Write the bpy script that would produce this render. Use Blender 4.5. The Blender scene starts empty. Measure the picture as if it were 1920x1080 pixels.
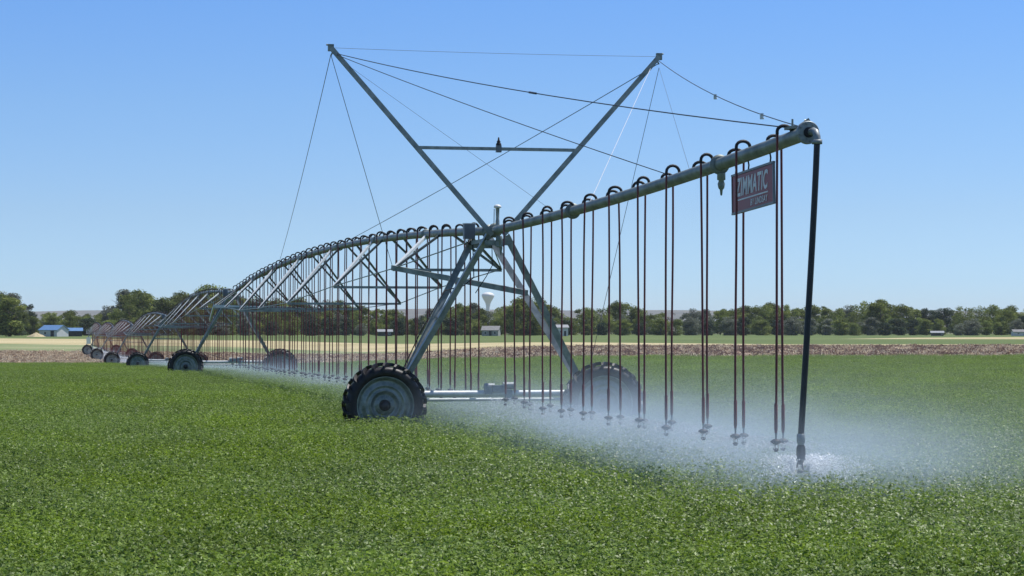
import bpy, math, random
import numpy as np
from mathutils import Vector, Matrix
S = bpy.context.scene
C = S.collection
R = math.radians
rnd = random.Random(7)
# ------------------------------------------------------------------ camera, sky, sun, exposure
CAMH = 2.06
cam = bpy.data.cameras.new('camera'); cam.lens = 77.0; cam.sensor_width = 36.0
cam.clip_start = 0.1; cam.clip_end = 30000
camo = bpy.data.objects.new('camera', cam); C.objects.link(camo)
camo.location = (0, 0, CAMH); camo.rotation_euler = (R(90 + 1.074), 0, 0)
S.camera = camo
SUN_EL, SUN_AZ = 64, 62            # azimuth clockwise from +Y (beyond the machine, to the right)
W = bpy.data.worlds.new('World'); S.world = W; W.use_nodes = True
nt = W.node_tree; bg = nt.nodes['Background']
sky = nt.nodes.new('ShaderNodeTexSky'); sky.sky_type = 'NISHITA'; sky.sun_disc = False
sky.sun_elevation = R(SUN_EL); sky.sun_rotation = R(SUN_AZ)
sky.air_density = 1.0; sky.dust_density = 0.3; sky.ozone_density = 3.0; sky.altitude = 1200
tc = nt.nodes.new('ShaderNodeTexCoord'); sx = nt.nodes.new('ShaderNodeSeparateXYZ')
nt.links.new(tc.outputs['Generated'], sx.inputs[0])
ramp = nt.nodes.new('ShaderNodeValToRGB'); ramp.color_ramp.interpolation = 'LINEAR'
for _ in range(4): ramp.color_ramp.elements.new(0.5)
for e_, (p_, c_) in zip(ramp.color_ramp.elements, [(0, (.70, .90, 1.33)), (.021, (.66, .88, 1.30)), (.053, (.69, .85, 1.16)), (.1015, (.675, .875, 1.18)), (.15, (.62, .885, 1.27)), (.4, (.92, .97, 1.05))]):
    e_.position = p_; e_.color = (*c_, 1)
nt.links.new(sx.outputs['Z'], ramp.inputs[0])
mx = nt.nodes.new('ShaderNodeMix'); mx.data_type = 'RGBA'; mx.blend_type = 'MULTIPLY'; mx.inputs[0].default_value = 1
nt.links.new(sky.outputs[0], mx.inputs[6]); nt.links.new(ramp.outputs[0], mx.inputs[7])
nt.links.new(mx.outputs[2], bg.inputs[0]); bg.inputs[1].default_value = 0.10
sl = bpy.data.lights.new('sun', 'SUN'); sl.energy = 4.6; sl.angle = R(0.53); sl.color = (1, 0.965, 0.92)
so = bpy.data.objects.new('sun', sl); C.objects.link(so)
sdir = Vector((math.sin(R(SUN_AZ)) * math.cos(R(SUN_EL)), math.cos(R(SUN_AZ)) * math.cos(R(SUN_EL)), math.sin(R(SUN_EL))))
so.rotation_euler = (-sdir).to_track_quat('-Z', 'Y').to_euler(); so.location = sdir * 60
S.view_settings.view_transform = 'Standard'; S.view_settings.look = 'None'
S.view_settings.exposure = 0.15; S.view_settings.gamma = 1.0
HAZE = 5e-5
S.cycles.max_bounces = 8; S.cycles.transparent_max_bounces = 16; S.cycles.volume_bounces = 2
S.cycles.volume_max_steps = 96; S.cycles.use_denoising = True

# ------------------------------------------------------------------ materials
def mat(name, col, rough=0.6, metal=0.0, var=0.0, scale=4.0, col2=None, bump=0.0, spec=0.5, detail=5, coords='Object', stretch=None, bscale=None):
    m = bpy.data.materials.new(name); m.use_nodes = True
    n = m.node_tree; b = n.nodes['Principled BSDF']
    b.inputs['Roughness'].default_value = rough; b.inputs['Metallic'].default_value = metal
    b.inputs['Specular IOR Level'].default_value = spec
    b.inputs['Base Color'].default_value = (*col, 1)
    if var > 0 or col2 or bump > 0:
        t = n.nodes.new('ShaderNodeTexCoord'); mp = n.nodes.new('ShaderNodeMapping')
        n.links.new(t.outputs[coords], mp.inputs[0])
        if stretch: mp.inputs['Scale'].default_value = stretch
        ns = n.nodes.new('ShaderNodeTexNoise'); ns.inputs['Scale'].default_value = scale; ns.inputs['Detail'].default_value = detail
        ns.inputs['Roughness'].default_value = 0.65
        n.links.new(mp.outputs[0], ns.inputs[0])
        if var > 0 or col2:
            c2 = col2 or tuple(c * (1 + var) for c in col); c1 = col if col2 else tuple(c * (1 - var) for c in col)
            r = n.nodes.new('ShaderNodeValToRGB'); r.color_ramp.elements[0].position = 0.35; r.color_ramp.elements[1].position = 0.65
            r.color_ramp.elements[0].color = (*c1, 1); r.color_ramp.elements[1].color = (*c2, 1)
            n.links.new(ns.outputs[0], r.inputs[0]); n.links.new(r.outputs[0], b.inputs['Base Color'])
        if bump > 0:
            bp = n.nodes.new('ShaderNodeBump'); bp.inputs['Strength'].default_value = bump
            src = ns
            if bscale:
                src = n.nodes.new('ShaderNodeTexNoise'); src.inputs['Scale'].default_value = bscale; n.links.new(mp.outputs[0], src.inputs[0])
            n.links.new(src.outputs[0], bp.inputs['Height']); n.links.new(bp.outputs[0], b.inputs['Normal'])
    return m
def leafmat(name, dark, light, rough=0.45, trans=0.35, spec=0.5, patch=None):
    m = bpy.data.materials.new(name); m.use_nodes = True
    n = m.node_tree; b = n.nodes['Principled BSDF']; out = n.nodes['Material Output']
    a = n.nodes.new('ShaderNodeAttribute'); a.attribute_name = 'tint'
    r = n.nodes.new('ShaderNodeValToRGB'); r.color_ramp.elements[0].color = (*dark, 1); r.color_ramp.elements[1].color = (*light, 1)
    n.links.new(a.outputs['Fac'], r.inputs[0]); col = r.outputs[0]
    oi = n.nodes.new('ShaderNodeObjectInfo')
    hs = n.nodes.new('ShaderNodeHueSaturation')
    mr = n.nodes.new('ShaderNodeMapRange'); mr.inputs[3].default_value = 0.8; mr.inputs[4].default_value = 1.2
    n.links.new(oi.outputs['Random'], mr.inputs[0]); n.links.new(mr.outputs[0], hs.inputs['Value'])
    n.links.new(col, hs.inputs['Color']); col = hs.outputs[0]
    if patch:                                    # patches of yellower, better fed plants across the field
        g = n.nodes.new('ShaderNodeNewGeometry'); ns = n.nodes.new('ShaderNodeTexNoise'); ns.inputs['Scale'].default_value = 0.35; ns.inputs['Detail'].default_value = 3
        n.links.new(g.outputs['Position'], ns.inputs[0])
        rr = n.nodes.new('ShaderNodeMapRange'); rr.inputs[1].default_value = 0.42; rr.inputs[2].default_value = 0.62
        n.links.new(ns.outputs[0], rr.inputs[0])
        mm = n.nodes.new('ShaderNodeMix'); mm.data_type = 'RGBA'; mm.blend_type = 'MULTIPLY'
        n.links.new(rr.outputs[0], mm.inputs[0]); n.links.new(col, mm.inputs[6]); mm.inputs[7].default_value = (*patch, 1)
        col = mm.outputs[2]
    n.links.new(col, b.inputs['Base Color'])
    b.inputs['Roughness'].default_value = rough; b.inputs['Specular IOR Level'].default_value = spec
    if patch:                                    # leaves wetted by the end of the boom carry a film of water drops
        se = n.nodes.new('ShaderNodeSeparateXYZ'); n.links.new(g.outputs['Position'], se.inputs[0])
        def mth(op, a_, b_=None, cl=False):
            q_ = n.nodes.new('ShaderNodeMath'); q_.operation = op; q_.use_clamp = cl
            for i_, v_ in enumerate((a_, b_)):
                if v_ is None: continue
                if isinstance(v_, (int, float)): q_.inputs[i_].default_value = v_
                else: n.links.new(v_, q_.inputs[i_])
            return q_.outputs[0]
        dy = mth('POWER', mth('DIVIDE', mth('SUBTRACT', se.outputs[1], 25.0), 7.5), 2.0); my = mth('EXPONENT', mth('MULTIPLY', dy, -1.0))
        mx_ = mth('DIVIDE', mth('ADD', se.outputs[0], 2.5), 5.0, True); wet = mth('MULTIPLY', my, mx_)
        n.links.new(mth('MULTIPLY', wet, 0.85), b.inputs['Coat Weight']); b.inputs['Coat Roughness'].default_value = 0.55; b.inputs['Coat IOR'].default_value = 1.8
    tr = n.nodes.new('ShaderNodeBsdfTranslucent'); n.links.new(col, tr.inputs[0])
    mxs = n.nodes.new('ShaderNodeMixShader'); mxs.inputs[0].default_value = trans
    n.links.new(b.outputs[0], mxs.inputs[1]); n.links.new(tr.outputs[0], mxs.inputs[2]); n.links.new(mxs.outputs[0], out.inputs[0])
    return m
M = {}
M['galv'] = mat('galvanised_steel', (0.19, 0.22, 0.22), 0.42, 0.35, col2=(0.38, 0.41, 0.40), scale=5, detail=6)
M['galvdull'] = mat('weathered_galvanised_steel', (0.15, 0.175, 0.16), 0.5, 0.3, col2=(0.32, 0.35, 0.33), scale=4, detail=6)
M['galvbright'] = mat('bright_galvanised_steel', (0.66, 0.69, 0.69), 0.4, 0.3, var=0.12, scale=10)
M['shadedsteel'] = mat('shaded_strut_steel', (0.07, 0.085, 0.085), 0.6, 0.2, col2=(0.14, 0.16, 0.16), scale=6)  # darkened steel copy; the shade on some struts is put into its colour
M['cable'] = mat('steel_cable', (0.10, 0.105, 0.13), 0.5, 0.5, var=0.1, scale=20)
M['cablebright'] = mat('new_steel_cable', (0.75, 0.77, 0.8), 0.4, 0.2, var=0.1, scale=20)
M['hose'] = mat('maroon_hose_rubber', (0.15, 0.026, 0.028), 0.45, 0, var=0.3, scale=3)
M['farhose'] = mat('red_brown_hose_rubber', (0.17, 0.035, 0.03), 0.5, 0, var=0.3, scale=3)
M['blackhose'] = mat('black_rubber', (0.010, 0.011, 0.014), 0.4, 0, var=0.3, scale=6)
M['goose'] = mat('black_plastic', (0.010, 0.010, 0.014), 0.6, 0, var=0.2, scale=6)
M['tyre'] = mat('tyre_rubber', (0.006, 0.006, 0.009), 0.48, 0, col2=(0.014, 0.013, 0.014), scale=8, bump=0.2, spec=0.45)
M['rim'] = mat('wet_galvanised_rim', (0.12, 0.155, 0.14), 0.33, 0.4, col2=(0.30, 0.34, 0.315), scale=7, bump=0.2, detail=8)
M['coated'] = mat('dull_flange_metal', (0.20, 0.23, 0.24), 0.5, 0.3, col2=(0.33, 0.36, 0.37), scale=20)
M['hub'] = mat('hub_iron', (0.025, 0.03, 0.034), 0.5, 0.4, var=0.3, scale=10)
M['white'] = mat('white_plastic', (0.78, 0.78, 0.76), 0.4, 0, var=0.04, scale=4)
M['greybox'] = mat('grey_painted_box', (0.16, 0.175, 0.20), 0.45, 0.2, var=0.1, scale=5)
M['signred'] = mat('dark_red_sign_paint', (0.30, 0.018, 0.030), 0.4, 0, var=0.08, scale=5)
M['signframe'] = mat('sign_frame_metal', (0.16, 0.17, 0.18), 0.4, 0.4, var=0.1, scale=9)
M['signwhite'] = mat('white_sign_lettering', (0.86, 0.86, 0.88), 0.5, 0, var=0.03, scale=9)
M['bark'] = mat('grey_brown_bark', (0.13, 0.10, 0.075), 0.9, 0, var=0.3, scale=3, bump=0.4)
M['leafA'] = leafmat('cottonwood_leaves', (0.030, 0.055, 0.012), (0.33, 0.37, 0.09), 0.55, 0.4, 0.2)
M['leafB'] = leafmat('yellow_green_leaves', (0.065, 0.10, 0.018), (0.38, 0.43, 0.12), 0.6, 0.4, 0.2)
M['leafC'] = leafmat('grey_olive_leaves', (0.08, 0.095, 0.07), (0.34, 0.36, 0.27), 0.65, 0.3, 0.2)
M['leafD'] = leafmat('dark_juniper_leaves', (0.015, 0.030, 0.020), (0.10, 0.14, 0.07), 0.6, 0.25, 0.2)
M['leafE'] = leafmat('russet_twigs', (0.09, 0.07, 0.055), (0.22, 0.18, 0.14), 0.7, 0.15, 0.2)
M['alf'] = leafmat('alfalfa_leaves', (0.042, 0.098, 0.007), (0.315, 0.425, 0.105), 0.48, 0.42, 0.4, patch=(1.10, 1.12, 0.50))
M['alfstem'] = mat('alfalfa_stems', (0.10, 0.16, 0.05), 0.6, 0, var=0.2, scale=5)
M['residue'] = leafmat('dry_corn_residue', (0.46, 0.34, 0.23), (0.88, 0.77, 0.54), 0.8, 0.2)
M['clod'] = leafmat('red_brown_clods', (0.22, 0.135, 0.10), (0.39, 0.275, 0.20), 0.9, 0.0)
def fieldmat(name, stops, sc, stretch=(1, 1, 1), bump=0.4, rough=0.95, fine=6.0):
    m = bpy.data.materials.new(name); m.use_nodes = True
    n = m.node_tree; b = n.nodes['Principled BSDF']; b.inputs['Roughness'].default_value = rough; b.inputs['Specular IOR Level'].default_value = 0.15
    t = n.nodes.new('ShaderNodeTexCoord'); mp = n.nodes.new('ShaderNodeMapping'); mp.inputs['Scale'].default_value = stretch
    n.links.new(t.outputs['Object'], mp.inputs[0])
    n1 = n.nodes.new('ShaderNodeTexNoise'); n1.inputs['Scale'].default_value = sc; n1.inputs['Detail'].default_value = 8; n1.inputs['Roughness'].default_value = 0.7
    n2 = n.nodes.new('ShaderNodeTexNoise'); n2.inputs['Scale'].default_value = fine; n2.inputs['Detail'].default_value = 6
    n.links.new(mp.outputs[0], n1.inputs[0]); n.links.new(t.outputs['Object'], n2.inputs[0])
    mm = n.nodes.new('ShaderNodeMath'); mm.operation = 'MULTIPLY_ADD'; mm.inputs[1].default_value = 0.4
    n.links.new(n2.outputs[0], mm.inputs[0])
    m3 = n.nodes.new('ShaderNodeMath'); m3.operation = 'MULTIPLY'; m3.inputs[1].default_value = 0.6
    n.links.new(n1.outputs[0], m3.inputs[0]); n.links.new(m3.outputs[0], mm.inputs[2])
    r = n.nodes.new('ShaderNodeValToRGB'); cr = r.color_ramp
    while len(cr.elements) < len(stops): cr.elements.new(0.5)
    for e, (p, c) in zip(cr.elements, stops): e.position = p; e.color = (*c, 1)
    n.links.new(mm.outputs[0], r.inputs[0]); n.links.new(r.outputs[0], b.inputs['Base Color'])
    bp = n.nodes.new('ShaderNodeBump'); bp.inputs['Strength'].default_value = bump; bp.inputs['Distance'].default_value = 0.2
    n.links.new(n2.outputs[0], bp.inputs['Height']); n.links.new(bp.outputs[0], b.inputs['Normal'])
    return m
M['f_alf'] = fieldmat('green_field_floor', [(0.3, (0.025, 0.05, 0.012)), (0.7, (0.06, 0.10, 0.025))], 0.3)
M['f_soil'] = fieldmat('pinkish_bare_soil', [(0.36, (0.23, 0.165, 0.12)), (0.5, (0.33, 0.245, 0.175)), (0.62, (0.46, 0.37, 0.26))], 0.25, (1, 0.35, 1))
M['f_tan'] = fieldmat('straw_stubble', [(0.38, (0.30, 0.28, 0.13)), (0.5, (0.46, 0.39, 0.22)), (0.62, (0.58, 0.49, 0.30))], 0.03, (0.35, 1, 1))
M['f_weed'] = fieldmat('weedy_stubble', [(0.38, (0.14, 0.19, 0.08)), (0.5, (0.21, 0.25, 0.12)), (0.62, (0.34, 0.33, 0.19))], 0.05, (0.35, 1, 1))
M['f_green'] = fieldmat('far_green_field', [(0.35, (0.085, 0.125, 0.04)), (0.65, (0.15, 0.19, 0.065))], 0.03, (0.4, 1, 1))
M['f_base'] = fieldmat('dry_plain', [(0.35, (0.10, 0.13, 0.06)), (0.65, (0.22, 0.21, 0.12))], 0.004)
M['hill'] = fieldmat('sagebrush_hillside', [(0.38, (0.07, 0.072, 0.066)), (0.5, (0.12, 0.11, 0.092)), (0.62, (0.18, 0.155, 0.12))], 0.004, (0.5, 1.6, 4), fine=0.02)

# ------------------------------------------------------------------ helpers
class MB:
    def __init__(s): s.v = []; s.f = []; s.m = []; s.sm = []
    def add(s, vs, fs, mi=0, sm=False):
        o = len(s.v); s.v += [tuple(v) for v in vs]; s.f += [tuple(o + i for i in f) for f in fs]
        s.m += [mi] * len(fs); s.sm += [sm] * len(fs)
    def box(s, c, sz, ax=None, mi=0):
        c = Vector(c); X, Y, Z = ax or (Vector((1, 0, 0)), Vector((0, 1, 0)), Vector((0, 0, 1)))
        vs = [c + X * (sz[0] / 2 * i) + Y * (sz[1] / 2 * j) + Z * (sz[2] / 2 * k) for k in (-1, 1) for j in (-1, 1) for i in (-1, 1)]
        s.add(vs, [(0, 2, 3, 1), (4, 5, 7, 6), (0, 1, 5, 4), (2, 6, 7, 3), (0, 4, 6, 2), (1, 3, 7, 5)], mi)
    def tube(s, pts, r, n=8, mi=0, cap=True, sm=True):
        pts = [Vector(p) for p in pts]; rs = r if isinstance(r, (list, tuple)) else [r] * len(pts)
        T = []
        for i in range(len(pts)):
            a = pts[max(i - 1, 0)]; b = pts[min(i + 1, len(pts) - 1)]; T.append((b - a).normalized())
        up = Vector((0, 0, 1)) if abs(T[0].z) < 0.9 else Vector((1, 0, 0))
        X = T[0].cross(up).normalized(); vs = []
        for i, p in enumerate(pts):
            X = (X - T[i] * X.dot(T[i])).normalized(); Y = T[i].cross(X)
            vs += [p + (X * math.cos(2 * math.pi * k / n) + Y * math.sin(2 * math.pi * k / n)) * rs[i] for k in range(n)]
        fs = []
        for i in range(len(pts) - 1):
            for k in range(n):
                k2 = (k + 1) % n; fs.append((i * n + k, i * n + k2, (i + 1) * n + k2, (i + 1) * n + k))
        s.add(vs, fs, mi, sm)
        if cap:
            o = len(s.v); s.add([vs[k] for k in range(n)], [tuple(range(n - 1, -1, -1))], mi)
            e = (len(pts) - 1) * n; s.add([vs[e + k] for k in range(n)], [tuple(range(n))], mi)
    def lathe(s, prof, c, axis, n=24, mi=0, sm=True, closed=False):
        c = Vector(c); A = Vector(axis).normalized(); up = Vector((0, 0, 1)) if abs(A.z) < 0.9 else Vector((1, 0, 0))
        X = A.cross(up).normalized(); Y = A.cross(X); vs = []
        for (r, h) in prof:
            vs += [c + A * h + (X * math.cos(2 * math.pi * k / n) + Y * math.sin(2 * math.pi * k / n)) * r for k in range(n)]
        fs = []; m = len(prof)
        for i in range(m if closed else m - 1):
            j = (i + 1) % m
            for k in range(n):
                k2 = (k + 1) % n; fs.append((i * n + k, i * n + k2, j * n + k2, j * n + k))
        s.add(vs, fs, mi, sm)
    def angle(s, a, b, w=0.05, t=0.006, up=None, mi=0):            # an L-section bar
        a = Vector(a); b = Vector(b); T = (b - a).normalized(); u = Vector(up or (0, 0, 1))
        X = T.cross(u).normalized(); Y = X.cross(T).normalized(); l = (b - a).length; c = (a + b) / 2
        s.box(c, (w, l, t), (X, T, Y), mi); s.box(c + X * (w / 2 - t / 2) - Y * (w / 2 + t / 2 + .0005), (t, l, w), (X, T, Y), mi)
    def bar(s, a, b, w, h, up=None, mi=0):
        a = Vector(a); b = Vector(b); T = (b - a).normalized(); u = Vector(up or (0, 0, 1))
        X = T.cross(u).normalized(); Y = X.cross(T).normalized()
        s.box((a + b) / 2, (w, (b - a).length, h), (X, T, Y), mi)
    def build(s, name, mats, parent=None, origin=None, bevel=0):
        me = bpy.data.meshes.new(name); o_ = Vector(origin) if origin else Vector((0, 0, 0))
        me.from_pydata([tuple(Vector(v) - o_) for v in s.v] if origin else s.v, [], s.f)
        for m_ in (mats if isinstance(mats, (list, tuple)) else [mats]): me.materials.append(m_)
        me.polygons.foreach_set('material_index', s.m); me.polygons.foreach_set('use_smooth', s.sm)
        me.update()
        ob = bpy.data.objects.new(name, me); C.objects.link(ob)
        if parent: ob.parent = parent
        if origin: ob.location = o_
        return ob
def tag(o, label=None, cat=None, group=None, kind=None):
    if label: o['label'] = label
    if cat: o['category'] = cat
    if group: o['group'] = group
    if kind: o['kind'] = kind
    return o
def empty(name, loc=(0, 0, 0), rz=0):
    o = bpy.data.objects.new(name, None); C.objects.link(o); o.location = loc; o.rotation_euler = (0, 0, rz); o.empty_display_size = 0.3
    return o
def sm(a, b, x):
    t = min(1, max(0, (x - a) / (b - a))); return t * t * (3 - 2 * t)
DIPY = [(-50, 0), (52, 0), (70, -.07), (93, -.24), (118, -.55), (145, -.92), (198, -1.46), (270, -1.65), (313, -1.56), (365, -1.15), (450, -.5), (650, -.1), (770, 0), (20000, 0)]
def ground(x, y):
    u = x / max(y, 60); m = 1 - sm(-.12, .03, u)
    for (a, za), (b, zb) in zip(DIPY, DIPY[1:]):
        if a <= y <= b: return (za + (zb - za) * (y - a) / (b - a)) * m
    return 0.0

# ------------------------------------------------------------------ the setting: ground sheets, hills
def interp(tab, u):
    if u <= tab[0][0]: return tab[0][1]
    for (a, va), (b, vb) in zip(tab, tab[1:]):
        if u <= b: return va + (vb - va) * (u - a) / (b - a)
    return tab[-1][1]
# boundaries: depth where each field ends, by bearing u = x/y
B_crop = [(-.25, 190), (-.12, 180), (-.05, 145), (0, 126), (.1, 128), (.25, 132)]
B_soil = [(-.25, 345), (-.12, 320), (-.05, 262), (.0, 256), (.25, 270)]
B_weed = [(-.25, 425), (-.12, 375), (-.05, 285), (0, 262), (.03, 258), (.25, 272)]
B_tan = [(-.25, 565), (-.12, 480), (-.05, 385), (.05, 330), (.12, 298), (.25, 298)]
B_g1 = [(-.25, 572), (-.12, 500), (-.05, 470), (.16, 455), (.25, 440)]
B_g2 = [(-.25, 574), (-.12, 502), (-.05, 472), (.155, 457), (.18, 520), (.25, 580)]
def sheet(name, lo, hi, m, rows, cols=80, U=1.0):
    vs = []; fs = []
    for j in range(rows + 1):
        for i in range(cols + 1):
            q = (i / cols * 2 - 1); u = U * (0.30 * q + 0.70 * q ** 3)
            a = lo(u); b = hi(u); y = a + (b - a) * j / rows
            x = u * max(y, 60)
            vs.append((x, y, ground(x, y)))
    for j in range(rows):
        for i in range(cols):
            k = j * (cols + 1) + i; fs.append((k, k + 1, k + cols + 2, k + cols + 1))
    mb = MB(); mb.add(vs, fs, 0, True); o = mb.build(name, m); o['kind'] = 'structure'; return o
sheet('crop_field', lambda u: -20, lambda u: interp(B_crop, u), M['f_alf'], 60, 90)
sheet('soil_field', lambda u: interp(B_crop, u), lambda u: interp(B_soil, u), M['f_soil'], 40)
sheet('weedy_field', lambda u: interp(B_soil, u), lambda u: max(interp(B_soil, u) + 1, interp(B_weed, u)), M['f_weed'], 10)
sheet('stubble_field', lambda u: max(interp(B_soil, u) + 1, interp(B_weed, u)), lambda u: interp(B_tan, u), M['f_tan'], 24)
sheet('green_field', lambda u: interp(B_tan, u), lambda u: max(interp(B_tan, u) + 2, interp(B_g1, u)), M['f_green'], 14)
sheet('straw_strip', lambda u: max(interp(B_tan, u) + 2, interp(B_g1, u)), lambda u: max(interp(B_tan, u) + 4, interp(B_g2, u)), M['f_tan'], 8)
sheet('meadow', lambda u: max(interp(B_tan, u) + 4, interp(B_g2, u)), lambda u: 900, M['f_green'], 14)
mb = MB(); vs = []; fs = []
n_ = 60
xs = [-14000 + 28000 * i / n_ for i in range(n_ + 1)]; ys = [-9000, -4000, -1000, -200, 0, 100, 200, 300, 400, 600, 900, 1500, 2500, 4000, 6000, 9000, 14000]
for y in ys:
    for x in xs: vs.append((x, y, -2.2 if (-100 < y < 901) else -0.15 if y > 901 else -2.2))
for j in range(len(ys) - 1):
    for i in range(n_):
        k = j * (n_ + 1) + i; fs.append((k, k + 1, k + n_ + 2, k + n_ + 1))
mb.add(vs, fs, 0, True); o = mb.build('ground', M['f_base']); o['kind'] = 'structure'
# low plateau on the horizon
mb = MB(); vs = []; fs = []; nx, ny = 220, 14
for j in range(ny + 1):
    for i in range(nx + 1):
        x = -7000 + 14000 * i / nx; v = j / ny; y = 6300 + 2600 * v
        top = 77 + 5 * math.sin(x / 900 + 1.2) + 2.5 * math.sin(x / 230 + 2) + 1.2 * math.sin(x / 71) - (5 if x > 200 else 5 * sm(-900, 200, x))
        z = -3 + top * sm(0, 0.8, v) + 3.5 * math.sin(x / 150 + v * 9) * math.sin(v * 7) * (1 - sm(.7, 1, v)) * sm(0, .2, v)
        vs.append((x, y, z))
for j in range(ny):
    for i in range(nx):
        k = j * (nx + 1) + i; fs.append((k, k + 1, k + nx + 2, k + nx + 1))
mb.add(vs, fs, 0, True); o = mb.build('hills', M['hill']); o['kind'] = 'structure'

# ------------------------------------------------------------------ machine frame
TX, TY = -.36, 39.1
DV = Vector((.2099, -.9777, 0)); PV = Vector((.9777, .2099, 0)); UP = Vector((0, 0, 1))
SP = 54.6
def P(L, b, z):
    b += .35 * sm(45, 110, -L)
    return Vector((TX, TY, 0)) + DV * L + PV * b + UP * z
TG = [0.0]
for j in range(1, 7):
    q = P(-SP * j, 0, 0); TG.append(ground(q.x, q.y))
TG[6] = TG[5] + .25
def pipe_z(L):
    if L >= 0: return 3.81 + .31 * (L / 16.4) ** 2.2
    j = min(int(-L // SP), 5); t = (-L - SP * j) / SP
    return 3.81 + TG[j] + (TG[j + 1] - TG[j]) * t + .60 * 4 * t * (1 - t)
mach = empty('center_pivot_irrigator', P(0, 0, 0)); ORG = P(0, 0, 0)
tag(mach, 'long galvanised centre pivot irrigation machine on wheels spraying the green field', 'irrigation machine')
def part(mbd, name, m, parent=None, origin=None):
    # geometry is written in world space; store it relative to the parent's own origin
    par = parent or mach; base = par['_o'] if '_o' in par else list(ORG)
    me_o = Vector(origin) if origin is not None else Vector(base)
    mbd.v = [tuple(Vector(v) - me_o) for v in mbd.v]
    ob = mbd.build(name, m, par); ob.location = me_o - Vector(base); ob['_o'] = list(me_o)
    return ob
def pempty(name, o, parent=None):
    par = parent or mach; base = par['_o'] if '_o' in par else list(ORG)
    e = bpy.data.objects.new(name, None); C.objects.link(e); e.parent = par; e.location = Vector(o) - Vector(base); e['_o'] = list(o); return e

# wheels ---------------------------------------------------------
def tyre_mb():
    m = MB(); R0 = .69
    prof = [(.485, -.10), (.52, -.135), (.57, -.15), (.62, -.145), (.655, -.125), (.675, -.08), (.68, 0), (.675, .08), (.655, .125), (.62, .145), (.57, .15), (.52, .135), (.485, .10), (.475, 0)]
    m.lathe(prof, (0, 0, 0), (0, 1, 0), 64, 0, True, True)
    NL = 22
    for s_ in (-1, 1):
        for k in range(NL):
            th = 2 * math.pi * (k + (.5 if s_ > 0 else 0)) / NL
            pts = []
            for q, (yy, dth, rr) in enumerate([(.0, .0, .70), (.06, .055, .70), (.12, .115, .69), (.152, .15, .655), (.156, .165, .615)]):
                pts.append((yy * s_, th + dth, rr))
            vs = []
            for (yy, tt, rr) in pts:
                for (dt, dr) in ((-.034, -.01), (.034, -.01), (.027, .05), (-.027, .05)):
                    if rr < .63: dr = min(dr, .016)
                    elif rr < .67: dr = min(dr, .04)
                    vs.append(((rr + dr) * math.cos(tt + dt), yy + (.006 * s_ if rr < .67 else 0), (rr + dr) * math.sin(tt + dt)))
            fs = []
            for q in range(4):
                for e in range(4):
                    e2 = (e + 1) % 4; fs.append((q * 4 + e, q * 4 + e2, q * 4 + 4 + e2, q * 4 + 4 + e))
            fs += [(3, 2, 1, 0), (16, 17, 18, 19)]
            m.add(vs, fs, 0, False)
    return m
def rim_mb():
    m = MB()
    prof = [(.505, .105), (.515, .118), (.50, .125), (.485, .112), (.465, .08), (.455, .03), (.44, .015), (.40, .03), (.35, .055), (.34, .055), (.33, .04), (.27, .045), (.26, .06), (.25, .06), (.23, .03), (.19, .012), (.17, .012), (.16, .035), (.10, .035), (0.001, .03)]
    m.lathe([(r, -h) for r, h in prof], (0, 0, 0), (0, 1, 0), 48, 0)
    m.lathe([(.505, .105), (.515, .118), (.50, .125), (.485, .112), (.465, .08), (.455, .03), (.455, -.02)], (0, 0, 0), (0, 1, 0), 48, 0)
    for k in range(8):
        a = 2 * math.pi * k / 8; m.tube([(.14 * math.cos(a), -.02, .14 * math.sin(a)), (.14 * math.cos(a), -.048, .14 * math.sin(a))], .014, 6, 0)
    return m
def hub_mb():
    m = MB(); m.lathe([(.001, -.17), (.05, -.17), (.07, -.14), (.10, -.09), (.10, -.03)], (0, 0, 0), (0, 1, 0), 16)
    m.lathe([(.075, .02), (.12, .04), (.13, .1), (.11, .2), (.001, .2)], (0, 0, 0), (0, 1, 0), 16)
    for k in range(6):
        a = 2 * math.pi * k / 6; m.box((.06 * math.cos(a), -.10, .06 * math.sin(a)), (.025, .03, .025))
    return m
_ty = tyre_mb().build('tyre', M['tyre']); _ri = rim_mb().build('rim', M['rim']); _hu = hub_mb().build('hub', M['hub'])
WA = math.atan2(PV.y, PV.x)
def wheel(pos, first=[True]):
    e = pempty('wheel', pos); e.rotation_euler = (0, 0, WA)
    for src in (_ty, _ri, _hu):
        if first[0]: o = src
        else: o = src.copy(); C.objects.link(o)
        o.parent = e; o.location = (0, 0, 0); o.rotation_euler = (0, rnd.uniform(0, 6) if src is not _hu else 0, 0)
    first[0] = False

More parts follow.
